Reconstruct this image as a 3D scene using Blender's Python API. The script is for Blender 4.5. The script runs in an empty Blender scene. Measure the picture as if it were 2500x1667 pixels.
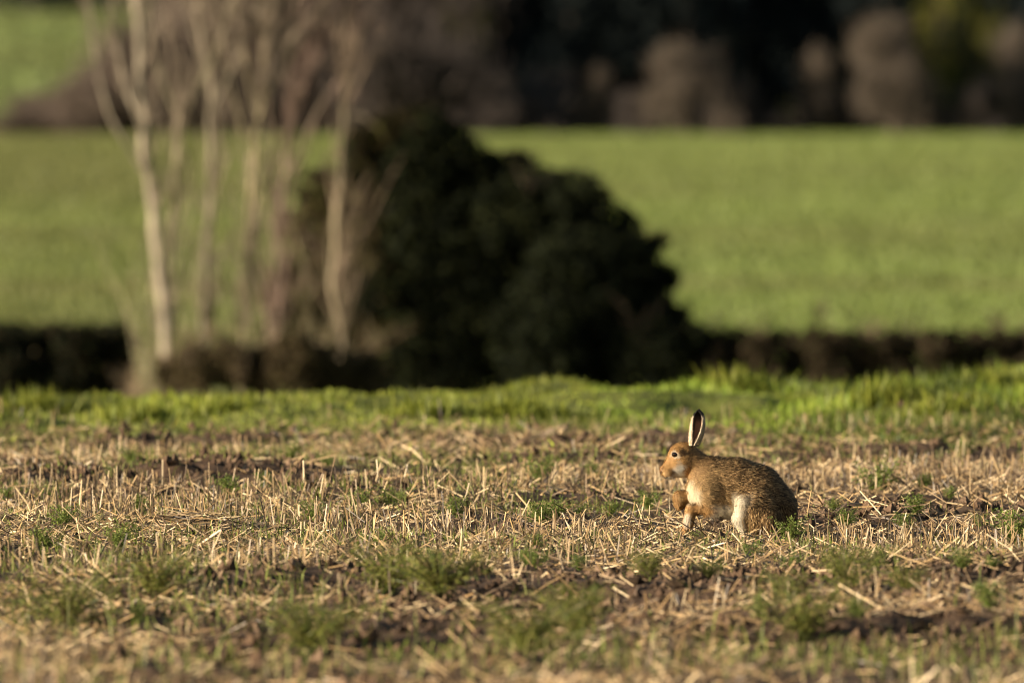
import bpy, math, random
import numpy as np
from mathutils import Vector, Matrix, Euler

R = math.radians
rng = np.random.default_rng(7)
random.seed(7)
sc = bpy.context.scene
COL = sc.collection

# ------------------------------------------------------------------ camera, sky, sun, exposure
CAM_Z, PITCH, FPX, FOCUS = 1.6, -0.01594, 600 / 36 * 2500, 58.0
SUN_EL, SUN_AZ = 12.0, 24.0          # elevation; degrees that the sun stands camera-side of due left
cam = bpy.data.cameras.new('camera')
cam.lens, cam.sensor_width, cam.sensor_fit = 600, 36, 'HORIZONTAL'
cam.clip_start, cam.clip_end = 1.0, 8000
cam.dof.use_dof = True
cam.dof.focus_distance = FOCUS
cam.dof.aperture_fstop = 6.3
cam.dof.aperture_blades = 9
cam_o = bpy.data.objects.new('camera', cam)
cam_o.location = (0, 0, CAM_Z)
cam_o.rotation_euler = (math.pi / 2 + PITCH, 0, 0)
COL.objects.link(cam_o)
sc.camera = cam_o

w = bpy.data.worlds.new('World')
sc.world = w
w.use_nodes = True
wn = w.node_tree.nodes
sky = wn.new('ShaderNodeTexSky')
sky.sky_type = 'NISHITA'
sky.sun_disc = False
sky.sun_elevation = R(SUN_EL)
sky.sun_rotation = -R(90 + SUN_AZ)
w.node_tree.links.new(sky.outputs[0], wn['Background'].inputs[0])
wn['Background'].inputs[1].default_value = 0.05

sl = bpy.data.lights.new('sun', 'SUN')
sl.energy, sl.angle, sl.color = 5.0, R(0.55), (1.0, 0.87, 0.68)
sun = bpy.data.objects.new('sun', sl)
sd = Vector((-math.cos(R(SUN_EL)) * math.cos(R(SUN_AZ)), -math.cos(R(SUN_EL)) * math.sin(R(SUN_AZ)), math.sin(R(SUN_EL))))
sun.rotation_euler = sd.to_track_quat('Z', 'Y').to_euler()
sun.location = (-20, 40, 20)
COL.objects.link(sun)

sc.view_settings.view_transform = 'Standard'
sc.view_settings.look = 'None'
sc.view_settings.exposure = 1.15
sc.view_settings.gamma = 1.0
sc.view_settings.use_curve_mapping = False
sc.render.engine = 'CYCLES'
sc.cycles.use_denoising = True
sc.cycles.filter_width = 1.0
sc.cycles.max_bounces = 6
sc.cycles.transparent_max_bounces = 4

# ------------------------------------------------------------------ helpers
def at(px, py, D):
    """point at distance D that the photograph (2500 x 1667) shows at px, py"""
    return np.array([(px - 1250) / FPX * D, D, CAM_Z + D * ((833.5 - py) / FPX + PITCH)])

_tab = np.random.default_rng(3).random((256, 256))
def vnoise(x, y, seed=0):
    x = np.asarray(x, float) + seed * 17.31; y = np.asarray(y, float) + seed * 9.77
    xi, yi = np.floor(x).astype(int), np.floor(y).astype(int)
    fx, fy = x - xi, y - yi
    fx, fy = fx * fx * (3 - 2 * fx), fy * fy * (3 - 2 * fy)
    g = lambda i, j: _tab[i & 255, j & 255]
    return (g(xi, yi) * (1 - fx) + g(xi + 1, yi) * fx) * (1 - fy) + (g(xi, yi + 1) * (1 - fx) + g(xi + 1, yi + 1) * fx) * fy
def fbm(x, y, oct=4, seed=0):
    s, a, t = 0, 1.0, 0
    for k in range(oct):
        s = s + a * vnoise(x * 2 ** k, y * 2 ** k, seed + k); t += a; a *= .5
    return s / t
def sstep(a, b, x):
    t = np.clip((x - a) / (b - a), 0, 1)
    return t * t * (3 - 2 * t)

def link(o, parent=None):
    COL.objects.link(o)
    if parent is not None: o.parent = parent
    return o
def mesh(name, V, F, mat, C=None, parent=None, smooth=False, N=None):
    """V (n,3), F (m,k) of one face size, C (n,3) colours per vertex -> one linked mesh object"""
    V = np.ascontiguousarray(V, np.float32); F = np.asarray(F, np.int32)
    me = bpy.data.meshes.new(name)
    k = F.shape[1]
    me.vertices.add(len(V)); me.vertices.foreach_set('co', V.ravel())
    me.loops.add(F.size); me.loops.foreach_set('vertex_index', F.ravel())
    me.polygons.add(len(F)); me.polygons.foreach_set('loop_start', np.arange(0, F.size, k, dtype=np.int32))
    me.polygons.foreach_set('use_smooth', np.full(len(F), smooth, bool))
    if C is not None:
        a = me.color_attributes.new('Col', 'FLOAT_COLOR', 'POINT')
        a.data.foreach_set('color', np.concatenate([np.asarray(C, np.float32), np.ones((len(V), 1), np.float32)], 1).ravel())
    me.update(calc_edges=True)
    if N is not None: me.normals_split_custom_set_from_vertices(np.asarray(N, np.float64).tolist())
    me.materials.append(mat)
    return link(bpy.data.objects.new(name, me), parent)
def thing(name, label, cat, loc=(0, 0, 0), rz=0, group=None):
    o = bpy.data.objects.new(name, None)
    o.empty_display_size = .05
    o.location = loc; o.rotation_euler = (0, 0, rz)
    tag(o, label, cat, group)
    return link(o)
def tag(o, label=None, cat=None, group=None, kind=None):
    if label: o['label'] = label
    if cat: o['category'] = cat
    if group: o['group'] = group
    if kind: o['kind'] = kind
    return o
def copy_tree(o, parent=None):
    c = o.copy(); COL.objects.link(c)
    if parent is not None: c.parent = parent
    for ch in list(o.children): copy_tree(ch, c)
    return c
def join(parts):
    """[(V,F,C)] of one face size -> one V,F,C"""
    o, Vs, Fs, Cs = 0, [], [], []
    for V, F, C in parts:
        Vs.append(V); Fs.append(np.asarray(F) + o); Cs.append(C); o += len(V)
    return np.concatenate(Vs), np.concatenate(Fs), np.concatenate(Cs)

# ------------------------------------------------------------------ materials
def vcol_mat(name, rough=.7, transl=0.0, noise=0.0, nscale=20.0, spec=.3, bump=0.0, objvar=0.0):
    m = bpy.data.materials.new(name); m.use_nodes = True
    nt = m.node_tree; n = nt.nodes; L = nt.links.new
    b = n['Principled BSDF']; b.inputs['Roughness'].default_value = rough
    b.inputs['Specular IOR Level'].default_value = spec
    a = n.new('ShaderNodeAttribute'); a.attribute_name = 'Col'
    c = a.outputs['Color']
    if noise:
        tc = n.new('ShaderNodeTexCoord'); t = n.new('ShaderNodeTexNoise'); t.inputs['Scale'].default_value = nscale; t.inputs['Detail'].default_value = 6
        L(tc.outputs['Object'], t.inputs['Vector'])
        mr = n.new('ShaderNodeMapRange'); mr.inputs['From Min'].default_value = .25; mr.inputs['From Max'].default_value = .75
        mr.inputs['To Min'].default_value = 1 - noise; mr.inputs['To Max'].default_value = 1 + noise
        L(t.outputs['Fac'], mr.inputs['Value'])
        v = n.new('ShaderNodeVectorMath'); v.operation = 'SCALE'
        L(c, v.inputs[0]); L(mr.outputs[0], v.inputs['Scale']); c = v.outputs[0]
        if bump:
            bm = n.new('ShaderNodeBump'); bm.inputs['Strength'].default_value = bump; bm.inputs['Distance'].default_value = .02
            L(t.outputs['Fac'], bm.inputs['Height']); L(bm.outputs[0], b.inputs['Normal'])
    if objvar:
        oi = n.new('ShaderNodeObjectInfo'); mr2 = n.new('ShaderNodeMapRange')
        mr2.inputs['To Min'].default_value = 1 - objvar; mr2.inputs['To Max'].default_value = 1 + objvar
        L(oi.outputs['Random'], mr2.inputs['Value'])
        v2 = n.new('ShaderNodeVectorMath'); v2.operation = 'SCALE'; L(c, v2.inputs[0]); L(mr2.outputs[0], v2.inputs['Scale']); c = v2.outputs[0]
    L(c, b.inputs['Base Color'])
    if transl:
        tr = n.new('ShaderNodeBsdfTranslucent'); L(c, tr.inputs['Color'])
        mx = n.new('ShaderNodeMixShader'); mx.inputs[0].default_value = transl
        L(b.outputs[0], mx.inputs[1]); L(tr.outputs[0], mx.inputs[2]); L(mx.outputs[0], n['Material Output'].inputs['Surface'])
    return m
M_soil = vcol_mat('soil', .95, 0, .45, 9.0, .1, .9)
M_straw = vcol_mat('straw', .45, .12, .2, 60, .4, 0, .16)
M_leaf = vcol_mat('leaf', .5, .5, .15, 30, .35)
M_grass = vcol_mat('grass_blade', .55, .35, 0, 1, .3)
M_ever = vcol_mat('evergreen_leaf', .8, .05, .2, 3, .08)
M_twig = vcol_mat('twig', .8, 0, 0, 1, .2)
M_bark = vcol_mat('bark', .85, 0, .75, 3.5, .2, .6)
M_fur = vcol_mat('fur', .62, 0, 0, 1, .25)
M_clod = vcol_mat('clod', .95, 0, .4, 60, .1, .8, .2)

# ------------------------------------------------------------------ terrain
_py = np.array([-100, 60, 76, 84, 87, 92, 100, 120, 150, 190, 500, 515, 620, 760, 900, 1100, 1500, 2500, 4000.])
_pz = np.array([0, 0, -.02, -.05, -.075, -.2, -.45, -1.1, -1.9, -1.9, -.29, -.2, 1.2, 2.9, 4.7, 7.5, 14, 34, 60.])
def H(x, y):
    x = np.asarray(x, float); y = np.asarray(y, float)
    z = np.interp(y, _py, _pz)
    near = 1 - sstep(86, 100, y)
    xr = np.clip(x, -6, 6)
    z = z + near * sstep(64, 80, y) * xr * .02
    z = z + near * sstep(74, 78, y) * (fbm(x * 1.7, y * .9, 2, 15) - .5) * .27
    soil = (1 - sstep(74, 84, y)) * (1 - .9 * np.exp(-((x - .74) / .6) ** 4 - ((y - 55.6) / 3.2) ** 4))
    z = z + soil * ((fbm(x * .5, y * .35, 2, 5) - .5) * .07 + (fbm(x * 1.6, y * 1.1, 3, 9) - .5) * .10)
    z = z + soil * (fbm(x * 9, y * 9, 3, 21) ** 2) * .05 * (.3 + 1.3 * sstep(.45, .7, fbm(x * .7, y * .5, 2, 33)))
    far = sstep(120, 200, y)
    z = z + far * (fbm(x * .02, y * .02, 2, 40) - .5) * .25 * (1 + sstep(600, 3000, y) * 20)
    return z
HARE = np.array([.7727, 58.0, 0.0])
z0 = float(H(HARE[0], HARE[1]))
_H = H
def H(x, y):                                   # ground is level with the hare's feet where it sits
    return _H(x, y) - z0 * (1 - sstep(1.0, 14, np.hypot(np.asarray(x) - HARE[0], (np.asarray(y) - HARE[1]))))

ys = np.concatenate([np.linspace(-100, 36, 18), np.arange(40, 90, .045), np.arange(90, 200, 1.2), np.arange(200, 520, 4), np.geomspace(520, 6000, 60)])
xs = np.concatenate([-np.geomspace(5.2, 2500, 46)[::-1], np.arange(-5, 5.01, .04), np.geomspace(5.2, 2500, 46)])
XX, YY = np.meshgrid(xs, ys)
ZZ = H(XX, YY)
nx, ny = len(xs), len(ys)
ii = np.arange(nx * ny).reshape(ny, nx)
F = np.stack([ii[:-1, :-1], ii[:-1, 1:], ii[1:, 1:], ii[1:, :-1]], -1).reshape(-1, 4)
X, Y = XX.ravel(), YY.ravel()
patch = fbm(X * .8, Y * .35, 3, 61)[:, None]
soilc = np.array([.060, .036, .022]) * (1 - patch) * 1.3 + np.array([.13, .085, .054]) * patch
soilc = soilc * (.6 + .8 * fbm(X * 14, Y * 14, 2, 77)[:, None])
marg = sstep(72, 77, Y + (fbm(X * .7, Y * .4, 2, 70) - .5) * 7)[:, None]
gr = fbm(X * .03, Y * .05, 4, 50)[:, None]
grassc = np.array([.12, .13, .028]) * (.75 + .5 * gr)
colg = soilc * (1 - marg) + grassc * marg
tag(mesh('ground', np.stack([X, Y, ZZ.ravel()], 1), F, M_soil, colg, smooth=True), kind='structure')

# ------------------------------------------------------------------ shape makers (numpy, many at once)
def prisms(P0, P1, r0, r1, C, bend=None):
    """three-sided tapered sticks from P0 to P1"""
    n = len(P0)
    d = P1 - P0; ln = np.linalg.norm(d, axis=1, keepdims=True) + 1e-9; d = d / ln
    up = np.where(np.abs(d[:, 2:3]) > .9, np.array([[1., 0, 0]]), np.array([[0, 0, 1.]]))
    a = np.cross(d, up); a /= np.linalg.norm(a, axis=1, keepdims=True) + 1e-9
    b = np.cross(d, a)
    r0 = np.broadcast_to(np.asarray(r0, float), (n,))[:, None]; r1 = np.broadcast_to(np.asarray(r1, float), (n,))[:, None]
    ph = rng.random(n)[:, None] * 6.28
    V = np.empty((n, 6, 3))
    for k in range(3):
        t = ph + k * 2.0944
        off = a * np.cos(t) + b * np.sin(t)
        V[:, k] = P0 + off * r0; V[:, k + 3] = P1 + off * r1
    q = np.array([[0, 1, 4, 3], [1, 2, 5, 4], [2, 0, 3, 5]])
    F = (np.arange(n)[:, None, None] * 6 + q).reshape(-1, 4)
    Cc = np.repeat(np.asarray(C)[:, None], 6, 1).reshape(-1, 3)
    return V.reshape(-1, 3), F, Cc
def leaves(P, s, C, flat=0.0, asp=.55):
    """one kite-shaped leaf at each P"""
    n = len(P)
    nrm = rng.normal(size=(n, 3)); nrm[:, 2] = nrm[:, 2] * (1 - flat) + flat * 1.5
    nrm /= np.linalg.norm(nrm, axis=1, keepdims=True)
    u = np.cross(nrm, rng.normal(size=(n, 3))); u /= np.linalg.norm(u, axis=1, keepdims=True) + 1e-9
    v = np.cross(nrm, u)
    s = np.broadcast_to(np.asarray(s, float), (n,))[:, None]
    V = np.stack([P - u * s, P - v * s * asp + nrm * s * .15, P + u * s, P + v * s * asp + nrm * s * .15], 1)
    F = np.arange(4 * n).reshape(n, 4)
    return V.reshape(-1, 3), F, np.repeat(np.asarray(C)[:, None], 4, 1).reshape(-1, 3)
def blades(P, h, wd, C, lean=.45):
    """bent grass blades, three triangles each; P (n,3), h, wd (n,)"""
    n = len(P)
    az = rng.random(n) * 6.283; tl = rng.random(n) * lean
    f = np.stack([np.cos(az), np.sin(az), np.zeros(n)], 1); s = np.stack([-np.sin(az), np.cos(az), np.zeros(n)], 1)
    f2 = rng.random(n) * 6.283; s = np.stack([np.cos(f2), np.sin(f2), np.zeros(n)], 1)
    h = np.asarray(h)[:, None] * np.ones((n, 1)); wd = np.asarray(wd)[:, None] * np.ones((n, 1)); tl = tl[:, None]
    m = P + f * h * .5 * np.sin(tl * .6) + np.array([0, 0, 1.]) * h * .55 * np.cos(tl * .6)
    t = m + f * h * .5 * np.sin(tl * 1.8) + np.array([0, 0, 1.]) * h * .45 * np.cos(tl * 1.8)
    V = np.stack([P - s * wd * .5, P + s * wd * .5, m - s * wd * .42, m + s * wd * .42, t], 1)
    q = np.array([[0, 1, 3], [0, 3, 2], [2, 3, 4]])
    F = (np.arange(n)[:, None, None] * 5 + q).reshape(-1, 3)
    Cc = np.repeat(np.asarray(C)[:, None], 5, 1)
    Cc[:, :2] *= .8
    return V.reshape(-1, 3), F, Cc.reshape(-1, 3)
def pick(n, cols, jit=.25, p=None):
    cols = np.asarray(cols, float)
    i = rng.choice(len(cols), n, p=p)
    return cols[i] * (1 + (rng.random((n, 1)) - .5) * 2 * jit)
def tube(pts, rad, C, sides=8, wob=.06, sub=3):
    """bent tapering limb through the points"""
    pts = np.asarray(pts, float); rad = np.asarray(rad, float)
    t = np.arange(len(pts)); tt = np.linspace(0, len(pts) - 1, (len(pts) - 1) * sub + 1)
    P = np.stack([np.interp(tt, t, pts[:, k]) for k in range(3)], 1)
    for _ in range(2): P[1:-1] = P[1:-1] * .5 + (P[:-2] + P[2:]) * .25
    r = np.interp(tt, t, rad) * (1 + (rng.random(len(tt)) - .5) * 2 * wob)
    d = np.gradient(P, axis=0); d /= np.linalg.norm(d, axis=1, keepdims=True)
    a = np.cross(d, np.array([0, 1., .2])); a /= np.linalg.norm(a, axis=1, keepdims=True); b = np.cross(d, a)
    ang = np.linspace(0, 2 * np.pi, sides, endpoint=False)
    V = P[:, None] + (a[:, None] * np.cos(ang)[None, :, None] + b[:, None] * np.sin(ang)[None, :, None]) * r[:, None, None]
    n = len(P); idx = np.arange(n * sides).reshape(n, sides); nx_ = np.roll(idx, -1, 1)
    F = np.stack([idx[:-1], nx_[:-1], nx_[1:], idx[1:]], -1).reshape(-1, 4)
    Cc = np.asarray(C) * (.8 + .4 * rng.random((n * sides, 1)))
    return V.reshape(-1, 3), F, Cc

STRAW = [(.47, .325, .165), (.32, .215, .115), (.165, .11, .066), (.66, .50, .29), (.095, .064, .04), (.42, .27, .125)]
GREEN = [(.18, .215, .036), (.22, .245, .045), (.25, .25, .065), (.13, .155, .027)]

# ------------------------------------------------------------------ stubble, litter, ground cover of the near field (past counting)
def in_field(n, y0, y1, extra=.9):
    y = np.sqrt(rng.random(n) * (y1 ** 2 - y0 ** 2) + y0 ** 2)
    hw = y * .03 + extra
    return (rng.random(n) * 2 - 1) * hw, y
def bare(x, y): return fbm(x * .7, y * .5, 2, 33)           # high = broken soil

n = 85000
x, y = in_field(n, 42, 83, .7)
row = np.abs(((x * .2 + y) / .26) % 1 - .5)
dens = sstep(.48, .56, fbm(x * .9, y * .45, 3, 101) + .03 * sstep(60, 66, y))
clear = 1 - .75 * np.exp(-((x - .74) / .34) ** 4 - ((y - 56.3) / 1.9) ** 4)
keep = (rng.random(n) < dens * .78 * (1.1 - 1.1 * sstep(71, 79, y)) * clear) & (bare(x, y) < .58) & (row > .12)
x, y = x[keep], y[keep]; n = len(x)
z = H(x, y)
h = (.03 + .10 * rng.random(n) ** 1.7) * (.35 + .65 * clear[keep])
t = np.abs(rng.normal(size=n)) * (.3 + .5 * (rng.random(n) < .5)); az = rng.random(n) * 6.283
P0 = np.stack([x, y, z - .01], 1)
P1 = P0 + np.stack([np.sin(t) * np.cos(az), np.sin(t) * np.sin(az), np.cos(t)], 1) * h[:, None]
rr = .0013 + .0012 * rng.random(n)
V, F, C = prisms(P0, P1, rr, rr * .95, pick(n, STRAW))
tag(mesh('stubble', V, F, M_straw, C), kind='stuff')

n = 150000
x, y = in_field(n, 42, 80, .6)
keep = (rng.random(n) < (.12 + .9 * sstep(.42, .6, fbm(x * 1.2, y * .6, 3, 131))) * (1.05 - .6 * sstep(.50, .62, bare(x, y))) * (1 - sstep(71, 77, y)))
x, y = x[keep], y[keep]; n = len(x)
ln = .02 + .055 * rng.random(n) + .10 * rng.random(n) ** 5
az = rng.random(n) * 6.283; el = rng.normal(size=n) * .34
d = np.stack([np.cos(el) * np.cos(az), np.cos(el) * np.sin(az), np.sin(el)], 1) * ln[:, None] * .5
c0 = np.stack([x, y, H(x, y) + .004 + .02 * rng.random(n) ** 2 + np.abs(d[:, 2]) * .8], 1)
rr = .0012 + .0018 * rng.random(n) ** 1.5
V, F, C = prisms(c0 - d, c0 + d, rr, rr * .9, pick(n, STRAW, .3))
tag(mesh('straw_litter', V, F, M_straw, C), kind='stuff')

# crumbs of soil
n = 60000
x, y = in_field(n, 43, 78, .5)
keep = rng.random(n) < .10 + 1.0 * sstep(.46, .6, bare(x, y))
x, y = x[keep], y[keep]; n = len(x)
s = .004 + .020 * rng.random(n) ** 4
octv = np.array([[1, 0, 0], [-1, 0, 0], [0, 1, 0], [0, -1, 0], [0, 0, 1], [0, 0, -1.]])
octf = np.array([[0, 2, 4], [2, 1, 4], [1, 3, 4], [3, 0, 4], [2, 0, 5], [1, 2, 5], [3, 1, 5], [0, 3, 5]])
V = octv[None] * s[:, None, None] * (.6 + .8 * rng.random((n, 6, 3))) + np.stack([x, y, H(x, y) + s * .4], 1)[:, None]
V = V + rng.normal(size=V.shape) * s[:, None, None] * .2
F = (np.arange(n)[:, None, None] * 6 + octf).reshape(-1, 3)
C = np.repeat(pick(n, [(.10, .062, .038), (.15, .098, .062), (.065, .041, .027)])[:, None], 6, 1).reshape(-1, 3)
tag(mesh('soil_crumbs', V.reshape(-1, 3), F, M_clod, C), kind='stuff')

# thin grass and seedlings between the stubble
n = 90000
x, y = in_field(n, 42, 80)
g = fbm(x * .75, y * .3, 3, 151)
keep = rng.random(n) < sstep(.50, .62, g) * (.85 - .25 * (1 - sstep(50, 54, y))) + .03 + .75 * sstep(70, 79, y)
x, y = x[keep], y[keep]; n = len(x)
V, F, C = blades(np.stack([x, y, H(x, y) - .005], 1), .02 + (.06 + .05 * (1 - sstep(50, 55, y))) * rng.random(n) ** 1.5, .003 + .004 * rng.random(n), pick(n, GREEN + [(.2, .2, .07)], .25), .9)
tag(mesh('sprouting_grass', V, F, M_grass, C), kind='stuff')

# grass margin on the brow of the field
n = 85000
y = 70 + 19.5 * rng.random(n); x = (rng.random(n) * 2 - 1) * (y * .03 + 1.2)
y = y + (fbm(x * .9, y * 0, 2, 171) - .5) * 3
tall = fbm(x * 1.3, y * .7, 3, 181)
keep = rng.random(n) < sstep(71, 77, y + (fbm(x * 1.4, y * .5, 2, 176) - .5) * 8) * .9 + .04
x, y, tall = x[keep], y[keep], tall[keep]; n = len(x)
h = (.02 + (.035 + .045 * sstep(-.3, 2.2, x)) * sstep(.42, .66, tall)) * (.6 + .7 * rng.random(n))
V, F, C = blades(np.stack([x, y, H(x, y) - .005], 1), h, .006 + .006 * rng.random(n), pick(n, [(.21, .25, .026), (.265, .30, .033), (.32, .315, .055), (.135, .17, .02)], .3), .9)
C = C * (.36 + 1.15 * sstep(.28, .72, fbm(V[:, 0] * 1.9, V[:, 1] * .7, 2, 211)))[:, None] * (1 - .22 * sstep(.2, 1.8, V[:, 0]))[:, None] * np.where(V[:, :1] > .4, np.array([[.86, 1., .9]]), 1.0)
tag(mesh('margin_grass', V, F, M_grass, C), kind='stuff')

# sward of the far fields
n = 150000
y = 165 + 335 * rng.random(n) ** .9; x = (rng.random(n) * 2 - 1) * (y * .030 + 4)
y2 = 512 + 380 * rng.random(22000); x2 = -4 - 40 * rng.random(22000)
x, y = np.concatenate([x, x2]), np.concatenate([y, y2]); n = len(x)
band = fbm(x * .035, y * .06, 3, 191); band2 = fbm(x * .02, y * .16, 3, 195)
cc = pick(n, [(.215, .275, .062), (.23, .285, .072), (.20, .26, .056)], .05)
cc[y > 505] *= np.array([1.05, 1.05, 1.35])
olive = np.clip(sstep(.52, .68, band) * .45 + sstep(.5, .62, band2) * .55 + .5 * sstep(-.006, -.024, x / y) * (y < 505), 0, 1)[:, None]
cc = cc * (1 - olive) + np.array([.155, .16, .045]) * olive
V, F, C = blades(np.stack([x, y, H(x, y) - .01], 1), (.06 + .07 * rng.random(n)) * (1 + .8 * (y > 505)), (.03 + .03 * rng.random(n)) * (1 + 1.2 * (y > 505)), cc, .7)
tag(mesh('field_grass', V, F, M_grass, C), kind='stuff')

# ------------------------------------------------------------------ the hare
def make_hare():
    U = .000355                                   # metres per unit of the tracing below; x right, y away, z up
    def P(X, Y, y): return np.array([(X - 1000) * U, y, (1370 - Y) * U])
    h = .0027
    gx = np.arange(-.30, .225, h); gy = np.arange(-.125, .125, h); gz = np.arange(-.03, .36, h)
    G = np.stack(np.meshgrid(gx, gy, gz, indexing='ij'), -1).astype(np.float32)
    D = np.full(G.shape[:3], 1.0, np.float32)
    def smin(a, b, k):
        q = np.maximum(k - np.abs(a - b), 0) / k
        return np.minimum(a, b) - q * q * k * .25
    def add(d, k):
        nonlocal D
        D = smin(D, d.astype(np.float32), k)
    def ell(X, Y, y, rx, rz, ry, k=.02):
        c = P(X, Y, y).astype(np.float32); r = np.array([rx * U, ry * U, rz * U], np.float32)
        q = (G - c) / r
        k0 = np.linalg.norm(q, axis=-1); k1 = np.linalg.norm(q / r, axis=-1) + 1e-6
        add(k0 * (k0 - 1) / k1, k)
    def cone(A, ra, B, rb, k=.015, ys=1.0):
        a, b = P(*A).astype(np.float32), P(*B).astype(np.float32)
        S = np.array([1, 1 / ys, 1], np.float32)
        a2, b2 = a * S, b * S
        yo = a[1] * (1 / ys - 1)
        g = (G - np.array([0, a[1], 0], np.float32)) * S; a2 = a - np.array([0, a[1], 0], np.float32); b2 = (b - np.array([0, a[1], 0], np.float32)) * S
        d = b2 - a2; t = np.clip(((g - a2) @ d) / (d @ d), 0, 1)
        dist = np.linalg.norm(g - a2 - t[..., None] * d, axis=-1) - (ra + (rb - ra) * t) * U
        add(dist * (ys if ys < 1 else 1) ** .5, k)
    # trunk
    ell(765, 835, 0, 255, 245, 165); ell(960, 880, 0, 270, 280, 190); ell(1150, 965, 0, 290, 305, 215); ell(1280, 1085, 0, 268, 262, 205)
    ell(1310, 1200, 0, 230, 175, 190); ell(835, 1035, 0, 190, 122, 165); ell(640, 900, 0, 130, 170, 125)
    cone((740, 800, 0), 168, (575, 648, 0), 116, .014, .75)        # neck
    ell(470, 590, 0, 138, 146, 98, .012)                            # skull
    cone((440, 600, 0), 136, (302, 722, 0), 66, .012, .62)         # face
    cone((445, 690, 0), 106, (325, 745, 0), 56, .012, .6)          # jaw
    ell(326, 750, -.013, 68, 56, 40, .006); ell(326, 750, .013, 68, 56, 40, .006)      # whisker pads
    ell(266, 706, 0, 26, 32, 32, .010)                             # nose
    ell(405, 535, -.026, 62, 34, 26, .012); ell(405, 535, .026, 62, 34, 26, .012)      # brows
    ell(450, 660, -.022, 80, 70, 30, .015); ell(450, 660, .022, 80, 70, 30, .015)      # cheeks
    # fore legs
    for s in (-1, 1):
        ell(700, 930, s * .048, 125, 150, 72, .018)
    cone((720, 1000, -.045), 85, (735, 1085, -.05), 58, .02)
    cone((735, 1085, -.05), 60, (535, 1092, -.052), 50, .015)
    cone((535, 1098, -.052), 56, (510, 1225, -.052), 52, .008)
    cone((512, 1215, -.052), 52, (480, 1310, -.054), 38, .006)
    for k, dy in enumerate((-.011, -.004, .004, .010)):
        cone((484, 1295, -.052 + dy), 20, (446 + 5 * abs(k - 1), 1345, -.054 + dy * 1.3), 12, .004)
    cone((660, 960, .04), 85, (500, 975, .045), 58, .02)
    cone((500, 975, .045), 64, (440, 990, .046), 74, .01)
    cone((440, 990, .046), 76, (432, 1035, .044), 62, .008)
    for k, dy in enumerate((-.014, -.005, .005, .013)):
        cone((428, 1040, .044 + dy), 26, (415 + 6 * abs(k - 1), 1090, .043 + dy * 1.2), 15, .004)
    # hind legs
    for s in (-1, 1):
        dx = 0 if s < 0 else 22
        ell(1165 + dx, 1110, s * .072, 165, 205, 70, .014)
        cone((1090 + dx, 1040, s * .066), 95, (1055 + dx, 1030, s * .07), 78, .012)
        cone((1040 + dx, 1035, s * .07), 72, (1012 + dx, 1180, s * .066), 80, .012)
        cone((1012 + dx, 1180, s * .066), 82, (1062 + dx, 1338, s * .068), 42, .012)
        cone((1055 + dx, 1345, s * .068), 34, (1330 + dx, 1362, s * .07), 36, .008)
        for k in range(4):
            cone((1060 + dx, 1350, s * .068 + (k - 1.5) * .008), 15, (1015 + dx + 6 * abs(k - 1), 1363, s * .068 + (k - 1.5) * .0105), 12, .004)
        cone((1340 + dx, 1350, s * .066), 48, (1290 + dx, 1190, s * .062), 100, .02)
    ell(1480, 1225, 0, 55, 70, 50, .015)                           # tail
    # eye sockets are pressed in
    D = D + .0016
    # --- surface nets
    S = D < 0
    nx, ny, nz = D.shape
    cnt = np.zeros((nx - 1, ny - 1, nz - 1), np.int16); acc = np.zeros((nx - 1, ny - 1, nz - 1, 3), np.float32)
    offs = [(i, j, k) for i in (0, 1) for j in (0, 1) for k in (0, 1)]
    sl = lambda o: tuple(slice(o[a], D.shape[a] - 1 + o[a]) for a in range(3))
    for ax in range(3):
        for o in offs:
            if o[ax]: continue
            o2 = list(o); o2[ax] = 1
            A, B = D[sl(o)], D[sl(o2)]
            c = (A < 0) != (B < 0)
            idx = np.nonzero(c)
            t = A[idx] / (A[idx] - B[idx])
            p = np.tile(np.array(o, np.float32), (len(t), 1)); p[:, ax] += t
            acc[idx] += p; cnt[idx] += 1
    cells = np.nonzero(cnt)
    num = np.full(cnt.shape, -1, np.int32); num[cells] = np.arange(len(cells[0]))
    V = (np.stack(cells, 1) + acc[cells] / cnt[cells][:, None]) * h + np.array([gx[0], gy[0], gz[0]])
    quads = []
    for ax in range(3):
        b, c = (ax + 1) % 3, (ax + 2) % 3
        lo = [slice(None)] * 3; hi = [slice(None)] * 3; lo[ax] = slice(0, -1); hi[ax] = slice(1, None)
        ch = S[tuple(lo)] != S[tuple(hi)]
        E = np.stack(np.nonzero(ch), 1)
        ok = (E[:, b] > 0) & (E[:, c] > 0) & (E[:, b] < D.shape[b] - 1) & (E[:, c] < D.shape[c] - 1)
        E = E[ok]; eb = np.zeros(3, int); eb[b] = 1; ec = np.zeros(3, int); ec[c] = 1
        q = np.stack([num[tuple((E - eb - ec).T)], num[tuple((E - ec).T)], num[tuple(E.T)], num[tuple((E - eb).T)]], 1)
        inside = S[tuple(E.T)]
        q[~inside] = q[~inside][:, ::-1]
        quads.append(q)
    Q = np.concatenate(quads)
    # light smoothing
    e = np.concatenate([Q[:, [0, 1]], Q[:, [1, 2]], Q[:, [2, 3]], Q[:, [3, 0]]])
    for _ in range(3):
        s_ = np.zeros_like(V); c_ = np.zeros(len(V))
        np.add.at(s_, e[:, 0], V[e[:, 1]]); np.add.at(c_, e[:, 0], 1)
        V = V * .5 + .5 * s_ / c_[:, None]
    N = np.zeros_like(V)
    fn = np.cross(V[Q[:, 2]] - V[Q[:, 0]], V[Q[:, 3]] - V[Q[:, 1]])
    for k in range(4): np.add.at(N, Q[:, k], fn)
    N /= np.linalg.norm(N, axis=1, keepdims=True) + 1e-12

    EX, EY = 384, 562                                              # eye
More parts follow.
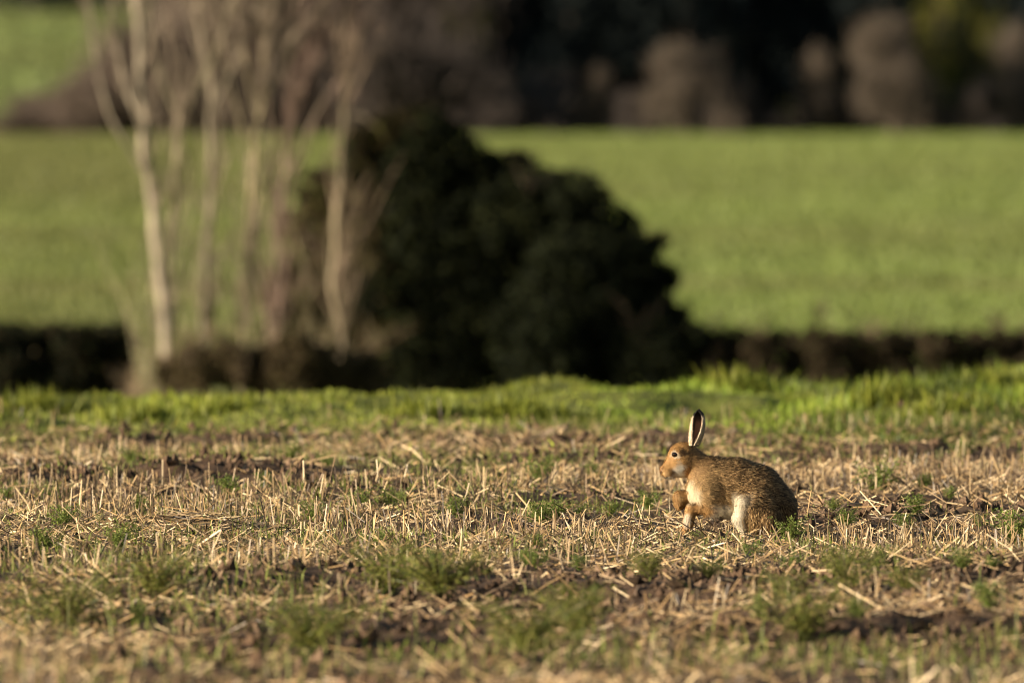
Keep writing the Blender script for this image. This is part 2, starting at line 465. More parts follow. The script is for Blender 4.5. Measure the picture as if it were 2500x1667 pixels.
    def zones(V, grizzle):
        """fur colour at points V: coat markings, plus painted shade on the rump and light on the forequarters"""
        n = len(V)
        X = V[:, 0] / U + 1000; Y = 1370 - V[:, 2] / U; yl = V[:, 1] / U
        # wobble the borders of the markings
        wob = np.where(Y > 930, 18, 44)
        X, Y = X + (fbm(X / 30, Y / 30, 2, 3) - .5) * wob, Y + (fbm(X / 30 + 50, Y / 30, 2, 4) - .5) * wob
        r = rng.random(n)
        if grizzle:
            cols = np.array([(.032, .019, .010), (.22, .125, .050), (.58, .37, .165), (.40, .235, .10)])
            i = np.searchsorted([.27, .62, .84], r)
            c = cols[i]
        else: c = np.tile(np.array([.15, .088, .042]), (n, 1))
        def mixin(c, col, w_, jit=.2):
            w_ = np.clip(w_, 0, 1)[:, None]
            col = np.asarray(col) * (1 + (rng.random((n, 1)) - .5) * 2 * jit)
            return c * (1 - w_) + col * w_
        blob = lambda cx, cy, rx, ry, s=.35: 1 - sstep(1 - s, 1 + s, np.sqrt(((X - cx) / rx) ** 2 + ((Y - cy) / ry) ** 2))
        clump = fbm(X / 17, Y / 15 + X / 60, 2, 8)[:, None]
        if grizzle: c = c * (.62 + .8 * sstep(.3, .7, clump))
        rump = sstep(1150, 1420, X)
        c = c * (1 - .5 * rump[:, None])  # shade on the hindquarters, painted into the fur colour
        c = mixin(c, (.56, .35, .15), .55 * (1 - sstep(640, 1000, X)) * sstep(600, 760, Y))  # golden front of the flank, with its sunlight painted in
        c = mixin(c, (.56, .305, .105), blob(380, 620, 185, 215) * (1 - .55 * rng.random(n) ** 2), .5)                         # head
        c = mixin(c, (.30, .17, .07), .6 * blob(600, 640, 110, 150))                      # side of the neck
        c = mixin(c, (.42, .25, .10), blob(330, 755, 95, 70) * .6)
        c = mixin(c, (.17, .085, .035), .75 * blob(365, 755, 40, 45))                      # behind the whisker pad
        c = mixin(c, (.70, .58, .42), blob(302, 788, 48, 22))                             # lip
        c = mixin(c, (.72, .64, .52), blob(428, 730, 50, 76, .55))                          # cheek patch
        c = mixin(c, (.08, .045, .022), .85 * blob(462, 552, 56, 28, .5))                       # dark streak behind the eye
        c = mixin(c, (.66, .52, .35), .95 * blob(EX + 2, EY + 6, 46, 36, .25) * (1 - sstep(10, 50, (X - EX) - (Y - EY) * .8)))
        c = mixin(c, (.04, .02, .012), np.maximum(blob(244, 736, 11, 14), .8 * blob(285, 772, 30, 7)))
        c = mixin(c, (.30, .15, .07), blob(246, 700, 28, 36) * .5)                         # nose
        c = mixin(c, (.74, .62, .42), blob(535, 945, 95, 130, .3) * (X > 512) * (1 - sstep(0, 90, (X - 520) - (Y - 840) * .62)))   # breast
        c = mixin(c, (.76, .68, .55), blob(820, 1150, 185, 100, .35))                       # belly
        c = mixin(c, (.46, .25, .09), np.maximum(blob(610, 1085, 140, 48), blob(480, 1230, 70, 150)) * (yl < 60) * (Y > 1040))
        c = mixin(c, (.74, .64, .50), blob(500, 1195, 36, 70, .4) * .7)
        c = mixin(c, (.36, .20, .075), blob(440, 1000, 110, 110) * (yl > 60))
        xb = np.interp(Y, [940, 1000, 1100, 1200, 1300, 1370], [1075, 1045, 1012, 1030, 1062, 1075])
        c = mixin(c, (.80, .68, .50), (1 - sstep(-60, 90, X - xb)) * sstep(925, 1030, Y + .25 * np.abs(X - 1050)) * sstep(900, 930, X))
        c = mixin(c, (.42, .25, .09), sstep(-10, 26, X - xb) * (1 - sstep(40, 90, X - xb)) * sstep(1110, 1190, Y) * .85)
        return c
    root = thing('hare', 'brown hare crouching in profile with one forepaw raised among the stubble', 'hare', tuple(HARE + np.array([0, 0, .006])))
    body = mesh('body', V, Q, M_fur, zones(V, False) * .8, root, True)
    # eyes
    front = V[:, 1] < 0
    def side_y(X, Y, s):
        q = P(X, Y, 0); m = (V[:, 1] * s > 0)
        d = np.hypot(V[m, 0] - q[0], V[m, 2] - q[2])
        j = d < .004
        return np.median(V[m, 1][j])
    me_eye = bpy.data.materials.new('eye_dark'); me_eye.use_nodes = True
    eb = me_eye.node_tree.nodes['Principled BSDF']; eb.inputs['Base Color'].default_value = (.012, .006, .003, 1)
    eb.inputs['Roughness'].default_value = .04; eb.inputs['Coat Weight'].default_value = 1.0; eb.inputs['Coat Roughness'].default_value = .02
    u_, v_ = np.meshgrid(np.linspace(0, 2 * np.pi, 20, endpoint=False), np.linspace(.001, np.pi - .001, 13))
    sv = np.stack([np.cos(u_) * np.sin(v_), np.sin(u_) * np.sin(v_), np.cos(v_)], -1).reshape(-1, 3)
    ii = np.arange(13 * 20).reshape(13, 20); jn = np.roll(ii, -1, 1)
    sf = np.stack([ii[:-1], ii[1:], jn[1:], jn[:-1]], -1).reshape(-1, 4)
    for s in (-1, 1):
        q = P(EX, EY, side_y(EX, EY, s) + -s * .0050)
        mesh('eye', sv * np.array([.0122, .0098, .0106]) + q, sf, me_eye, None, root, True)
    # ears: cupped leaves of skin with a thickness
    def ear(axis0, axis1, y0, y1, wmul, openx, shift):
        nt_, na = 26, 19
        a0, a1 = P(*axis0, y0), P(*axis1, y1)
        rings = []; cols = []
        for side in (0, 1):
            for i in range(nt_):
                t = i / (nt_ - 1)
                rad = wmul * U * np.interp(t, [0, .12, .35, .6, .8, .92, 1], [40, 58, 74, 76, 64, 42, 9])
                half = np.interp(t, [0, .1, .25, .6, 1], [3.0, 2.85, 2.6, 2.3, 1.85])
                c_ = a0 + (a1 - a0) * t + np.array([np.sin(t * 3.0) * .004, 0, 0])
                rr_ = rad * (1 if side == 0 else .86) - (.0012 if side else 0)
                for j in range(na):
                    s_ = j / (na - 1) * 2 - 1
                    an = s_ * half
                    # 0 = back of the ear; opening opposite
                    bx, by = openx
                    ca, sa = np.cos(an), np.sin(an)
                    off = np.array([-(bx * ca - by * sa), -(by * ca + bx * sa) * .8, 0]) * max(rr_, .001)
                    rings.append(c_ + off)
                    if side == 0:
                        col = np.array([.34, .24, .13]) * (1 - abs(s_)) + np.array([.56, .45, .31]) * abs(s_)
                        if s_ < 0 and abs(s_) < .75: col = col * .85
                    else:
                        rim = max(0, (abs(s_) - .5) / .5)
                        if s_ < 0: rim *= float(1 - sstep(.45, .7, t)) * .9 + .25
                        col = np.array([.07, .04, .026]) + np.array([.42, .34, .25]) * rim
                        if s_ < .1: col = col + np.array([.24, .125, .075]) * (1 - rim) * float(1 - sstep(.62, .8, t))  # lit right half of the ear's inside, painted into its colour
                    tip = float(sstep(.80, .88, t))
                    col = col * (1 - tip) + np.array([.018, .014, .012]) * tip
                    cols.append(col)
        V_ = np.array(rings); n1 = nt_ * na
        id0 = np.arange(n1).reshape(nt_, na); id1 = id0 + n1
        f = [np.stack([id0[:-1, :-1], id0[:-1, 1:], id0[1:, 1:], id0[1:, :-1]], -1).reshape(-1, 4),
             np.stack([id1[:-1, :-1], id1[1:, :-1], id1[1:, 1:], id1[:-1, 1:]], -1).reshape(-1, 4),
             np.stack([id0[:-1, 0], id0[1:, 0], id1[1:, 0], id1[:-1, 0]], -1), np.stack([id0[:-1, -1], id1[:-1, -1], id1[1:, -1], id0[1:, -1]], -1),
             np.stack([id0[-1, :-1], id0[-1, 1:], id1[-1, 1:], id1[-1, :-1]], -1)]
        return V_, np.concatenate(f), np.array(cols)
    ears = []
    for (ax0, ax1, y0, y1, wm, op) in (((552, 480), (600, 148), -.022, -.030, .87, (.12, -.99)), ((578, 490), (614, 140), .020, .030, .86, (-.25, .97))):
        V_, F_, C_ = ear(ax0, ax1, y0, y1, wm, op, 0)
        e_ = mesh('ear', V_, F_, M_fur, C_, root, True)
        ears.append((V_, F_, C_))
    # coat: strands of fur, each a bent tapering blade that takes the skin's normal
    def coat(Vs, Qs, cnt, length, col_fn, wd, flow_fn, lift):
        A, B, Cq, Dq = (Vs[Qs[:, k]] for k in range(4))
        ar = .5 * np.linalg.norm(np.cross(Cq - A, Dq - B), axis=1)
        f = rng.choice(len(Qs), cnt, p=ar / ar.sum())
        u = rng.random((cnt, 1)); v = rng.random((cnt, 1))
        p = (A[f] * (1 - u) + B[f] * u) * (1 - v) + (Dq[f] * (1 - u) + Cq[f] * u) * v
        nn = np.cross(Cq[f] - A[f], Dq[f] - B[f]); nn /= np.linalg.norm(nn, axis=1, keepdims=True) + 1e-12
        return p, nn
    cnt = 90000
    p, nn = coat(V, Q, cnt, 0, None, 0, None, 0)
    # smooth normals at the roots from the nearest vertices
    X = p[:, 0] / U + 1000; Y = 1370 - p[:, 2] / U
    flow = np.tile(np.array([1., 0, -.28]), (cnt, 1))
    down = ((Y > 1060) | ((X < 640) & (Y > 1040)))
    flow[down] = np.array([.15, 0, -1.])
    belly = (Y > 1060) & (X > 650) & (X < 960); flow[belly] = np.array([.6, 0, -.8])
    chest = (X < 640) & (Y > 830) & (Y < 1040); flow[chest] = np.array([.5, 0, -.85])
    flow += rng.normal(size=flow.shape) * .32
    flow -= nn * np.sum(flow * nn, 1, keepdims=True)
    flow /= np.linalg.norm(flow, axis=1, keepdims=True) + 1e-9
    L_ = np.full(cnt, .0140)
    face = (X < 540) & (Y < 830); L_[face] = .0052
    fl = (Y > 1060) & (X < 700); L_[fl] = .0055
    pw = (X < 520) & (Y > 880); L_[pw] = .0065
    L_[belly] = .019
    L_[(Y > 1290)] = .006
    shin = (X > 900) & (X < 1090) & (Y > 930); L_[shin] = .0065
    L_ *= (.6 + .7 * rng.random(cnt)) * np.where(rng.random(cnt) < .12, 1.55, 1)
    near_eye = (np.hypot(X - EX, Y - EY) < 34); L_[near_eye] = .0008
    L_ = L_[:, None]
    lift = .26 + .34 * rng.random((cnt, 1))
    d1 = flow * (1 - lift) + nn * lift; d1 /= np.linalg.norm(d1, axis=1, keepdims=True)
    d2 = flow * (1.15 - lift) + nn * lift * .35; d2 /= np.linalg.norm(d2, axis=1, keepdims=True)
    m_ = p + d1 * L_ * .5; t_ = m_ + d2 * L_ * .5
    sdv = np.cross(d1, nn); sdv /= np.linalg.norm(sdv, axis=1, keepdims=True) + 1e-9
    wd = (.00055 + .0005 * rng.random((cnt, 1)))
    FV = np.stack([p - sdv * wd, p + sdv * wd, m_ - sdv * wd * .8, m_ + sdv * wd * .8, t_], 1)
    c_ = zones(p, True)
    FC = np.repeat(c_[:, None], 5, 1)
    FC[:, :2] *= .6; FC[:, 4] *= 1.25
    sn = nn * .8 + d1 * .25 + rng.normal(size=nn.shape) * .12
    sn /= np.linalg.norm(sn, axis=1, keepdims=True)
    FN = np.repeat(sn[:, None], 5, 1)
    q_ = np.array([[0, 1, 3], [0, 3, 2], [2, 3, 4]])
    FF = (np.arange(cnt)[:, None, None] * 5 + q_).reshape(-1, 3)
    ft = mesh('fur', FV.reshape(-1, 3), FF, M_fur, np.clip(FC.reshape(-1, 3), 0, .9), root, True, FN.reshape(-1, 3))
    ft['kind'] = 'stuff'
    ef = []
    for V_, F_, C_ in ears:
        n_ = 2600; f_ = rng.integers(0, len(F_), n_); wts = rng.dirichlet(np.ones(4) * .8, n_)
        p_ = np.einsum('nk,nkd->nd', wts, V_[F_[f_]]); c2 = np.einsum('nk,nkd->nd', wts, C_[F_[f_]])
        n2 = np.cross(V_[F_[f_, 2]] - V_[F_[f_, 0]], V_[F_[f_, 3]] - V_[F_[f_, 1]]); n2 /= np.linalg.norm(n2, axis=1, keepdims=True) + 1e-12
        edge = (C_[F_[f_]].mean((1, 2)) > .38)
        d_ = np.array([0, 0, .9]) + n2 * .45 + rng.normal(size=(n_, 3)) * .25; d_ /= np.linalg.norm(d_, axis=1, keepdims=True)
        l_ = (.003 + .004 * edge * rng.random(n_))[:, None]
        V2, F2, C2 = prisms(p_, p_ + d_ * l_, .0005, .0001, c2 * (.7 + .6 * rng.random((n_, 1))))
        ef.append((V2, F2, C2))
    V2, F2, C2 = join(ef)
    mesh('ear_fur', V2, F2, M_fur, np.clip(C2, 0, .9), root)['kind'] = 'stuff'
    # whiskers
    nw = 8
    k = np.arange(nw); s_ = np.where(k % 2, 1, -1)
    a = np.stack([P(318 + rng.random() * 40, 735 + rng.random() * 45, s * .022) for s in s_])
    b = a + np.stack([.01 + .03 * rng.random(nw), s_ * (.012 + .02 * rng.random(nw)), -.03 - .025 * rng.random(nw)], 1)
    Vw, Fw, Cw = prisms(a, b, .00018, .00006, np.tile([.6, .52, .42], (nw, 1)))
    mesh('whiskers', Vw, Fw, M_twig, Cw, root)['kind'] = 'stuff'
    return root
hare = make_hare()

# ------------------------------------------------------------------ single straws that the photo shows sharply
def straw_mesh(kind, col):
    c = np.array(col)[None]
    if kind == 'stalk':
        parts = [prisms(np.array([[0, 0, -.01]]), np.array([[.001, 0, .05]]), .0021, .0020, c), prisms(np.array([[.001, 0, .05]]), np.array([[.004, .001, .09]]), .0020, .0019, c * 1.05),
                 prisms(np.array([[.001, 0, .048]]), np.array([[.001, 0, .052]]), .0027, .0027, c * .7)]
    elif kind == 'bent':
        parts = [prisms(np.array([[0, 0, -.01]]), np.array([[.004, 0, .055]]), .002, .0018, c), prisms(np.array([[.004, 0, .055]]), np.array([[.052, .006, .042]]), .0019, .0016, c)]
    elif kind == 'split':
        parts = [prisms(np.array([[0, 0, -.01]]), np.array([[.0, 0, .055]]), .0023, .002, c), prisms(np.array([[0, 0, .055]]), np.array([[.010, 0, .085]]), .0013, .0006, c * 1.1),
                 prisms(np.array([[0, 0, .055]]), np.array([[-.007, .003, .08]]), .0012, .0006, c)]
    elif kind == 'flat':
        parts = [prisms(np.array([[-.07, 0, .004]]), np.array([[0, .003, .007]]), .0024, .0024, c), prisms(np.array([[0, .003, .007]]), np.array([[.075, 0, .006]]), .0024, .0021, c * 1.06),
                 prisms(np.array([[-.002, .003, .007]]), np.array([[.003, .003, .007]]), .0031, .0031, c * .7)]
    else:
        parts = [prisms(np.array([[-.03, 0, .004]]), np.array([[.035, 0, .012]]), .003, .0026, c), prisms(np.array([[.03, 0, .011]]), np.array([[.05, .012, .02]]), .0018, .0008, c)]
    return join(parts)
tones = {'pale': (.58, .45, .27), 'golden': (.50, .335, .145), 'grey brown': (.31, .235, .155)}
shape_words = {'stalk': ('stubble_stalk', 'cut straw stalk standing upright out of the stubble', 'stalk'),
               'bent': ('stubble_stalk', 'straw stalk snapped over near its top in the stubble', 'stalk'),
               'split': ('stubble_stalk', 'cut straw stalk frayed into two points at its tip', 'stalk'),
               'flat': ('loose_straw', 'long jointed straw lying loose across the soil', 'straw'),
               'short': ('loose_straw', 'short thick piece of straw lying on the soil', 'straw')}
counts = {'stalk': 44, 'bent': 14, 'split': 14, 'flat': 20, 'short': 14}
for kd, (nm, lab, cat) in shape_words.items():
    for tn, tc in tones.items():
        V, F, C = straw_mesh(kd, tc)
        first = None
        for k in range(counts[kd] // (1 if tn != 'grey brown' else 2)):
            for _ in range(30):
                yy = random.uniform(53.5, 61.5); xx = random.uniform(-1, 1) * yy * .0295
                if .42 < xx < 1.08 and 54.5 < yy < 58.3 and cat == 'stalk': continue
                if bare(np.array(xx), np.array(yy)) < .62 and not (abs(yy - 58) < .2 and .55 < xx < 1.0): break
            if first is None:
                o = first = mesh(nm, V, F, M_straw, C)
                tag(o, f'{tn} {lab}', cat, f'{tn} {"standing stalks" if cat == "stalk" else "loose straws"} ({kd}) around the hare')
            else:
                o = first.copy(); COL.objects.link(o)
            o.location = (xx, yy, float(H(xx, yy)))
            s = random.uniform(.6, 1.25); o.scale = (s * .95, s * .95, s)
            lean = .42 if cat == 'stalk' else .12
            o.rotation_euler = (random.gauss(0, lean), random.gauss(0, lean), random.uniform(0, 6.28))

# ------------------------------------------------------------------ clods and stones
def lump(rough, seed, col, flat=.65):
    r_ = np.random.default_rng(seed)
    u_, v_ = np.meshgrid(np.linspace(0, 2 * np.pi, 9, endpoint=False), np.linspace(.15, np.pi - .15, 6))
    d = np.stack([np.cos(u_) * np.sin(v_), np.sin(u_) * np.sin(v_), np.cos(v_) * flat], -1).reshape(-1, 3)
    d = d * (1 + (r_.random((len(d), 1)) - .5) * rough) + r_.normal(size=d.shape) * rough * .12
    ii = np.arange(54).reshape(6, 9); jn = np.roll(ii, -1, 1)
    f = np.stack([ii[:-1], ii[1:], jn[1:], jn[:-1]], -1).reshape(-1, 4)
    f = np.concatenate([f, np.array([[0, 1, 2, 3], [0, 3, 4, 5], [0, 5, 6, 8]]), np.array([[48, 47, 46, 45], [50, 49, 48, 45], [53, 51, 50, 45]])])
    return d, f, np.tile(col, (54, 1)) * (.75 + .5 * r_.random((54, 1)))
protos = [lump(.7, s, (.095, .062, .038)) for s in range(4)]
cl = None
spots = [(1500, 1400), (1560, 1425), (1610, 1395), (1655, 1440), (1700, 1420), (1440, 1445), (1760, 1455), (1390, 1410), (1840, 1430), (1905, 1460), (1960, 1445), (2110, 1480), (2030, 1500), (1620, 1470),
         (1330, 1480), (1480, 1490), (980, 1195), (860, 1190), (760, 1195), (1060, 1205), (420, 1300), (520, 1320), (340, 1310), (620, 1310), (2330, 1560), (2250, 1540), (2210, 1420), (2300, 1400), (1180, 1400), (1100, 1215)]
def ground_at(px, py):
    """where the photo's line of sight meets the field"""
    D = np.arange(43, 88, .02)
    xx = (px - 1250) / FPX * D; zz = CAM_Z + D * ((833.5 - py) / FPX + PITCH)
    below = np.nonzero(zz < H(xx, D))[0]
    i = below[0] if len(below) else len(D) - 1
    return float(xx[i]), float(D[i]), float(H(xx[i], D[i]))
for k, (px, py) in enumerate(spots):
    X_, Y_, Z_ = ground_at(px, py)
    s = random.uniform(.012, .028)
    if k < 4: o = mesh('soil_clod', *protos[k][:2], M_clod, protos[k][2], smooth=False); bases = [o] if k == 0 else bases + [o]
    else: o = bases[k % 4].copy(); COL.objects.link(o)
    o.location = (X_, Y_, Z_ + s * .3); o.scale = (s, s, s); o.rotation_euler = (0, 0, random.uniform(0, 6))
    tag(o, 'dark crumbly clod of soil turned up between the straws', 'clod', 'clods of soil in the stubble field')
for (px, py, s, col, lab) in ((1722, 1376, .03, (.30, .22, .14), 'tan flat topped stone in the bare soil below the hare'), (1748, 1327, .014, (.7, .68, .66), 'small white flint under the belly of the hare'),
                              (1852, 1333, .013, (.66, .62, .58), 'small white flint beside the hind foot of the hare'), (1832, 1415, .016, (.6, .5, .36), 'small cream stone lying in the soil below the hind foot')):
    X_, Y_, Z_ = ground_at(px, py)
    V, F, C = lump(.4, px, col, .6)
    o = mesh('stone', V * s, F, M_clod, C, smooth=True); o.location = (X_, Y_, Z_ + s * .4)
    tag(o, lab, 'stone')

# ------------------------------------------------------------------ weeds
def weed_parts(seed, kind):
    """(stem sticks, leaves) of one plant about 1 unit wide"""
    r_ = np.random.default_rng(seed)
    sp0, sp1, lp, lc = [], [], [], []
    ns = 24 if kind == 'feathery' else 46
    for s in range(ns):
        az = r_.random() * 6.283; sp = .1 + .42 * r_.random(); hh = .35 + .65 * r_.random()
        a = np.array([r_.normal() * .04, r_.normal() * .04, 0]); prev = a
        for q in range(1, 6):
            t = q / 5
            b = np.array([np.cos(az) * sp * t ** 1.4, np.sin(az) * sp * t ** 1.4, hh * (t - .18 * t * t)])
            sp0.append(prev); sp1.append(b)
            if q >= 2:
                for g in range(8 if kind == 'feathery' else 5):
                    lp.append(prev + (b - prev) * r_.random() + r_.normal(size=3) * (.055 if kind == 'feathery' else .04)); lc.append(q)
            prev = b
    return np.array(sp0), np.array(sp1), np.array(lp), np.array(lc)
weed_protos = {}
def weed(kind, px, py, size, label, group=None, var=0):
    X_, Y_, Z_ = ground_at(px, py)
    key = (kind, var)
    if key not in weed_protos:
        a, b, lp, lc = weed_parts(hash(kind) % 97 * 0 + len(kind) + var * 13, kind)
        t = thing('weed_plant', label, 'weed')
        V, F, C = prisms(a, b, .008, .005, pick(len(a), [(.12, .15, .04), (.16, .13, .06)]))
        mesh('stem', V, F, M_leaf, C, t)
        pal = [(.20, .26, .05), (.27, .31, .075), (.13, .18, .033)] if kind == 'feathery' else [(.30, .32, .065), (.36, .36, .09), (.38, .34, .11), (.22, .245, .05)]
        V, F, C = leaves(lp, .036 if kind == 'feathery' else .036, pick(len(lp), pal), .2, .45 if kind == 'feathery' else .2)
        f = mesh('foliage', V, F, M_leaf, C, t); f['kind'] = 'stuff'
        weed_protos[key] = t
    else:
        t = copy_tree(weed_protos[key])
        for k_ in ('group',):
            if k_ in t: del t[k_]
    tag(t, label, 'weed', group)
    t.location = (X_, Y_, Z_ - .003); size = size * (1.75 if kind == 'feathery' else 1.15)
    t.scale = (size, size, size * .85) if kind == 'feathery' else (size * 2.6, size * 2.6, min(size, .13) * 1.6); t.rotation_euler = (0, 0, random.uniform(0, 6.28))
    return t
named = [('feathery', 1586, 1250, .075, 'feathery green weed standing in front of the raised forepaw of the hare', 0),
         ('feathery', 1932, 1322, .085, 'feathery green weed pressed against the rump of the hare', 1),
         ('feathery', 1700, 1322, .04, 'small green weed under the belly of the hare', 2),
         ('feathery', 1830, 1372, .06, 'low spreading weed just below the hind foot of the hare', 0),
         ('feathery', 1490, 1265, .065, 'feathery weed with a tall sprig, left of the raised forepaw', 2),
         ('feathery', 1415, 1270, .06, 'low bushy weed a short way left of the forepaw, between upright stalks', 1),
         ('feathery', 1330, 1285, .085, 'broad low weed cushion growing left of the hare in the sharp stubble', 0),
         ('feathery', 1450, 1330, .055, 'low weed at the foot of the stalks in front of the hare', 1),
         ('feathery', 880, 1250, .085, 'spreading weed in the middle of the stubble, with yellow green sprigs', 2),
         ('feathery', 760, 1275, .075, 'loose green weed beside the straw heap', 1),
         ('feathery', 1120, 1265, .075, 'weed growing between stalks halfway from straw heap to hare', 0),
         ('feathery', 560, 1215, .08, 'tall thin weed rising behind the straw heap', 2),
         ('feathery', 2470, 1335, .12, 'bushy green weed at the right edge of the photo, level with the hare', 0),
         ('feathery', 2145, 1205, .12, 'wide green weed some way behind the rump of the hare', 1),
         ('feathery', 2240, 1260, .08, 'green weed to the right behind the hare, half lost in straw', 2),
         ('feathery', 1930, 1395, .06, 'small weed in the bare soil to the right below the hare', 1),
         ('feathery', 1320, 1175, .09, 'blurred green weed behind and left of the nose of the hare', 1),
         ('grassy', 1070, 1465, .16, 'broad grassy weed patch in the blurred foreground, left of centre', 0),
         ('grassy', 950, 1450, .13, 'grassy weed patch left of the broadest foreground patch', 1),
         ('grassy', 1290, 1600, .15, 'blurred grassy weed patch near the bottom edge below the bare soil', 1),
         ('grassy', 1410, 1560, .11, 'blurred grass patch right of the one near the bottom edge', 0),
         ('grassy', 760, 1600, .15, 'blurred grassy weed patch low in the left half of the foreground', 0),
         ('grassy', 380, 1460, .12, 'tall soft green weed in the blurred left foreground', 1),
         ('grassy', 1960, 1560, .12, 'short green grass patch in the foreground below the hare', 1),
         ('grassy', 1730, 1420, .05, 'thin grassy weed in the bare soil just below the tan stone', 0),
         ('grassy', 2210, 1450, .06, 'upright grassy weed right of the bare soil, among pale straws', 1),
         ('feathery', 2420, 1490, .09, 'green weed in front of the right edge below the bushy one', 2),
         ('grassy', 160, 1540, .14, 'dark green weed patch in the far left foreground', 1),
         ('feathery', 290, 1340, .085, 'yellow green weed left of the straw heap in the stubble', 1)]
for kind, px, py, s, lab, var in named: weed(kind, px, py, s, lab, None, var)
for k in range(46):
    px = random.uniform(-40, 2540); py = random.choice([random.uniform(1110, 1230), random.uniform(1230, 1400), random.uniform(1400, 1650)])
    if 1540 < px < 2000 and 1080 < py < 1400: continue
    kd = 'feathery' if py < 1400 else random.choice(['feathery', 'grassy'])
    where = 'behind the sharp stubble' if py < 1230 else 'between the sharp stalks' if py < 1400 else 'in the blurred foreground'
    side = 'at the left edge of the stubble' if px < 280 else 'level with the straw heap' if px < 720 else 'midway from straw heap to hare' if px < 1540 else 'under the hare' if px < 2000 else 'right of the hare'
    weed(kd, px, py, random.uniform(.04, .085), f'small {kd} green weed {where}, {side}', f'small {kd} weeds {where}', k % 3 if kd == 'feathery' else k % 2)

# a raked heap of straw
hp = thing('straw_heap', 'flat heap of tangled straw lying in the left half of the stubble', 'straw heap')
X_, Y_, Z_ = ground_at(470, 1300)
n = 420
q = rng.normal(size=(n, 2)) * np.array([.16, .22])
hz = .075 * np.exp(-(q[:, 0] / .2) ** 2 - (q[:, 1] / .3) ** 2) * rng.random(n) + .008
c0 = np.stack([X_ + q[:, 0], Y_ + q[:, 1], H(X_ + q[:, 0], Y_ + q[:, 1]) + hz], 1)
az = rng.normal(size=n) * .7; el = rng.normal(size=n) * .18; ln = .05 + .12 * rng.random(n)
d = np.stack([np.cos(az) * np.cos(el), np.sin(az) * np.cos(el), np.sin(el)], 1) * ln[:, None] * .5
V, F, C = prisms(c0 - d, c0 + d, .002, .0018, pick(n, STRAW + [(.12, .09, .06)]))
mesh('straws', V, F, M_straw, C, hp)['kind'] = 'stuff'

# tussocks on the margin
tus = None
for k, (px, py, s, lab) in enumerate([(1330, 1000, .13, 'dark shaded grass tussock on the margin above and left of the hare'), (1240, 985, .15, 'bright grass tussock left of the dark one on the margin'),
                                      (1800, 930, .2, 'tall bright grass tussock on the margin above the back of the hare'), (1960, 975, .15, 'grass tussock at the foot of the margin right of the ear tip'),
                                      (2160, 960, .2, 'leafy grass tussock on the margin right of the hare'), (2330, 985, .18, 'dark based grass tussock near the right end of the margin'),
                                      (2450, 930, .2, 'tall grass tussock at the right edge of the margin'), (1040, 985, .14, 'low grass tussock on the margin under the black bush'),
                                      (560, 985, .16, 'shaded grass tussock on the margin in front of the bare trees'), (330, 1000, .16, 'grass tussock on the margin left of the bare trees'),
                                      (80, 985, .2, 'pale green grass tussock at the left end of the margin')]):
    X_, Y_, Z_ = ground_at(px, py + 25)
    n = 420
    V, F, C = blades(np.stack([rng.normal(size=n) * .085, rng.normal(size=n) * .085, np.zeros(n) - .01], 1), s * .8 * (.4 + .7 * rng.random(n)), .006 + .005 * rng.random(n), pick(n, [(.21, .235, .026), (.26, .27, .034), (.15, .18, .022)], .25), 1.3)
    o = mesh('grass_tussock', V, F, M_grass, C); o.location = (X_, Y_, Z_)
    tag(o, lab, 'tussock', 'grass tussocks along the field margin')

# ------------------------------------------------------------------ hedge line in the dip: bare trees, evergreen bushes, hedges
def crown_pts(n, clumps, spread):
    """points gathered in clumps; clumps (m,4): centre and radius"""
    clumps = np.asarray(clumps, float)
    p = clumps[:, 3] ** 2; i = rng.choice(len(clumps), n, p=p / p.sum())
    d = rng.normal(size=(n, 3)); d /= np.linalg.norm(d, axis=1, keepdims=True)
    r = clumps[i, 3] * (rng.random(n) ** spread)
    return clumps[i, :3] + d * r[:, None]
def fan(p0, n, spread, length, up=1.0, lean=0.0, r=.006, col=(.16, .115, .085), depth=2):
    """a spray of twigs that forks"""
    a = np.repeat(np.asarray(p0, float)[None], n, 0)
    d = np.stack([rng.normal(size=n) * spread + lean, rng.normal(size=n) * spread, np.abs(rng.normal(size=n) * .25) + up], 1); d /= np.linalg.norm(d, axis=1, keepdims=True)
    out = []
    ln = length * (.5 + .7 * rng.random(n))
    for lv in range(depth + 1):
        m = a + d * ln[:, None]
        out.append(prisms(a, m, r * .75 ** lv, r * .55 ** (lv + 1), pick(len(a), [col, np.array(col) * 1.4, np.array(col) * .7])))
        a = np.repeat(m, 2, 0) - np.repeat(d * ln[:, None], 2, 0) * rng.random((2 * len(m), 1)) * .5
        d = np.repeat(d, 2, 0) + rng.normal(size=(2 * len(m), 3)) * .3; d /= np.linalg.norm(d, axis=1, keepdims=True)
        ln = np.repeat(ln, 2) * (.5 + .3 * rng.random(2 * len(m)))
    return out
DT = 150.
def path(pts, D): return [at(px, py, D) for px, py in pts]
def rooted(pts, D):
    q = np.array(pts, float); t_ = np.arange(len(q)); tt = np.linspace(0, len(q) - 1, 3 * len(q) - 2)
    q = np.stack([np.interp(tt, t_, q[:, k]) for k in (0, 1)], 1); q[1:, 0] += rng.normal(size=len(q) - 1) * 4
    P_ = path(q, D); b = P_[0]; g = float(H(b[0], b[1]))
    return [np.array([b[0], b[1], g - .1])] + P_
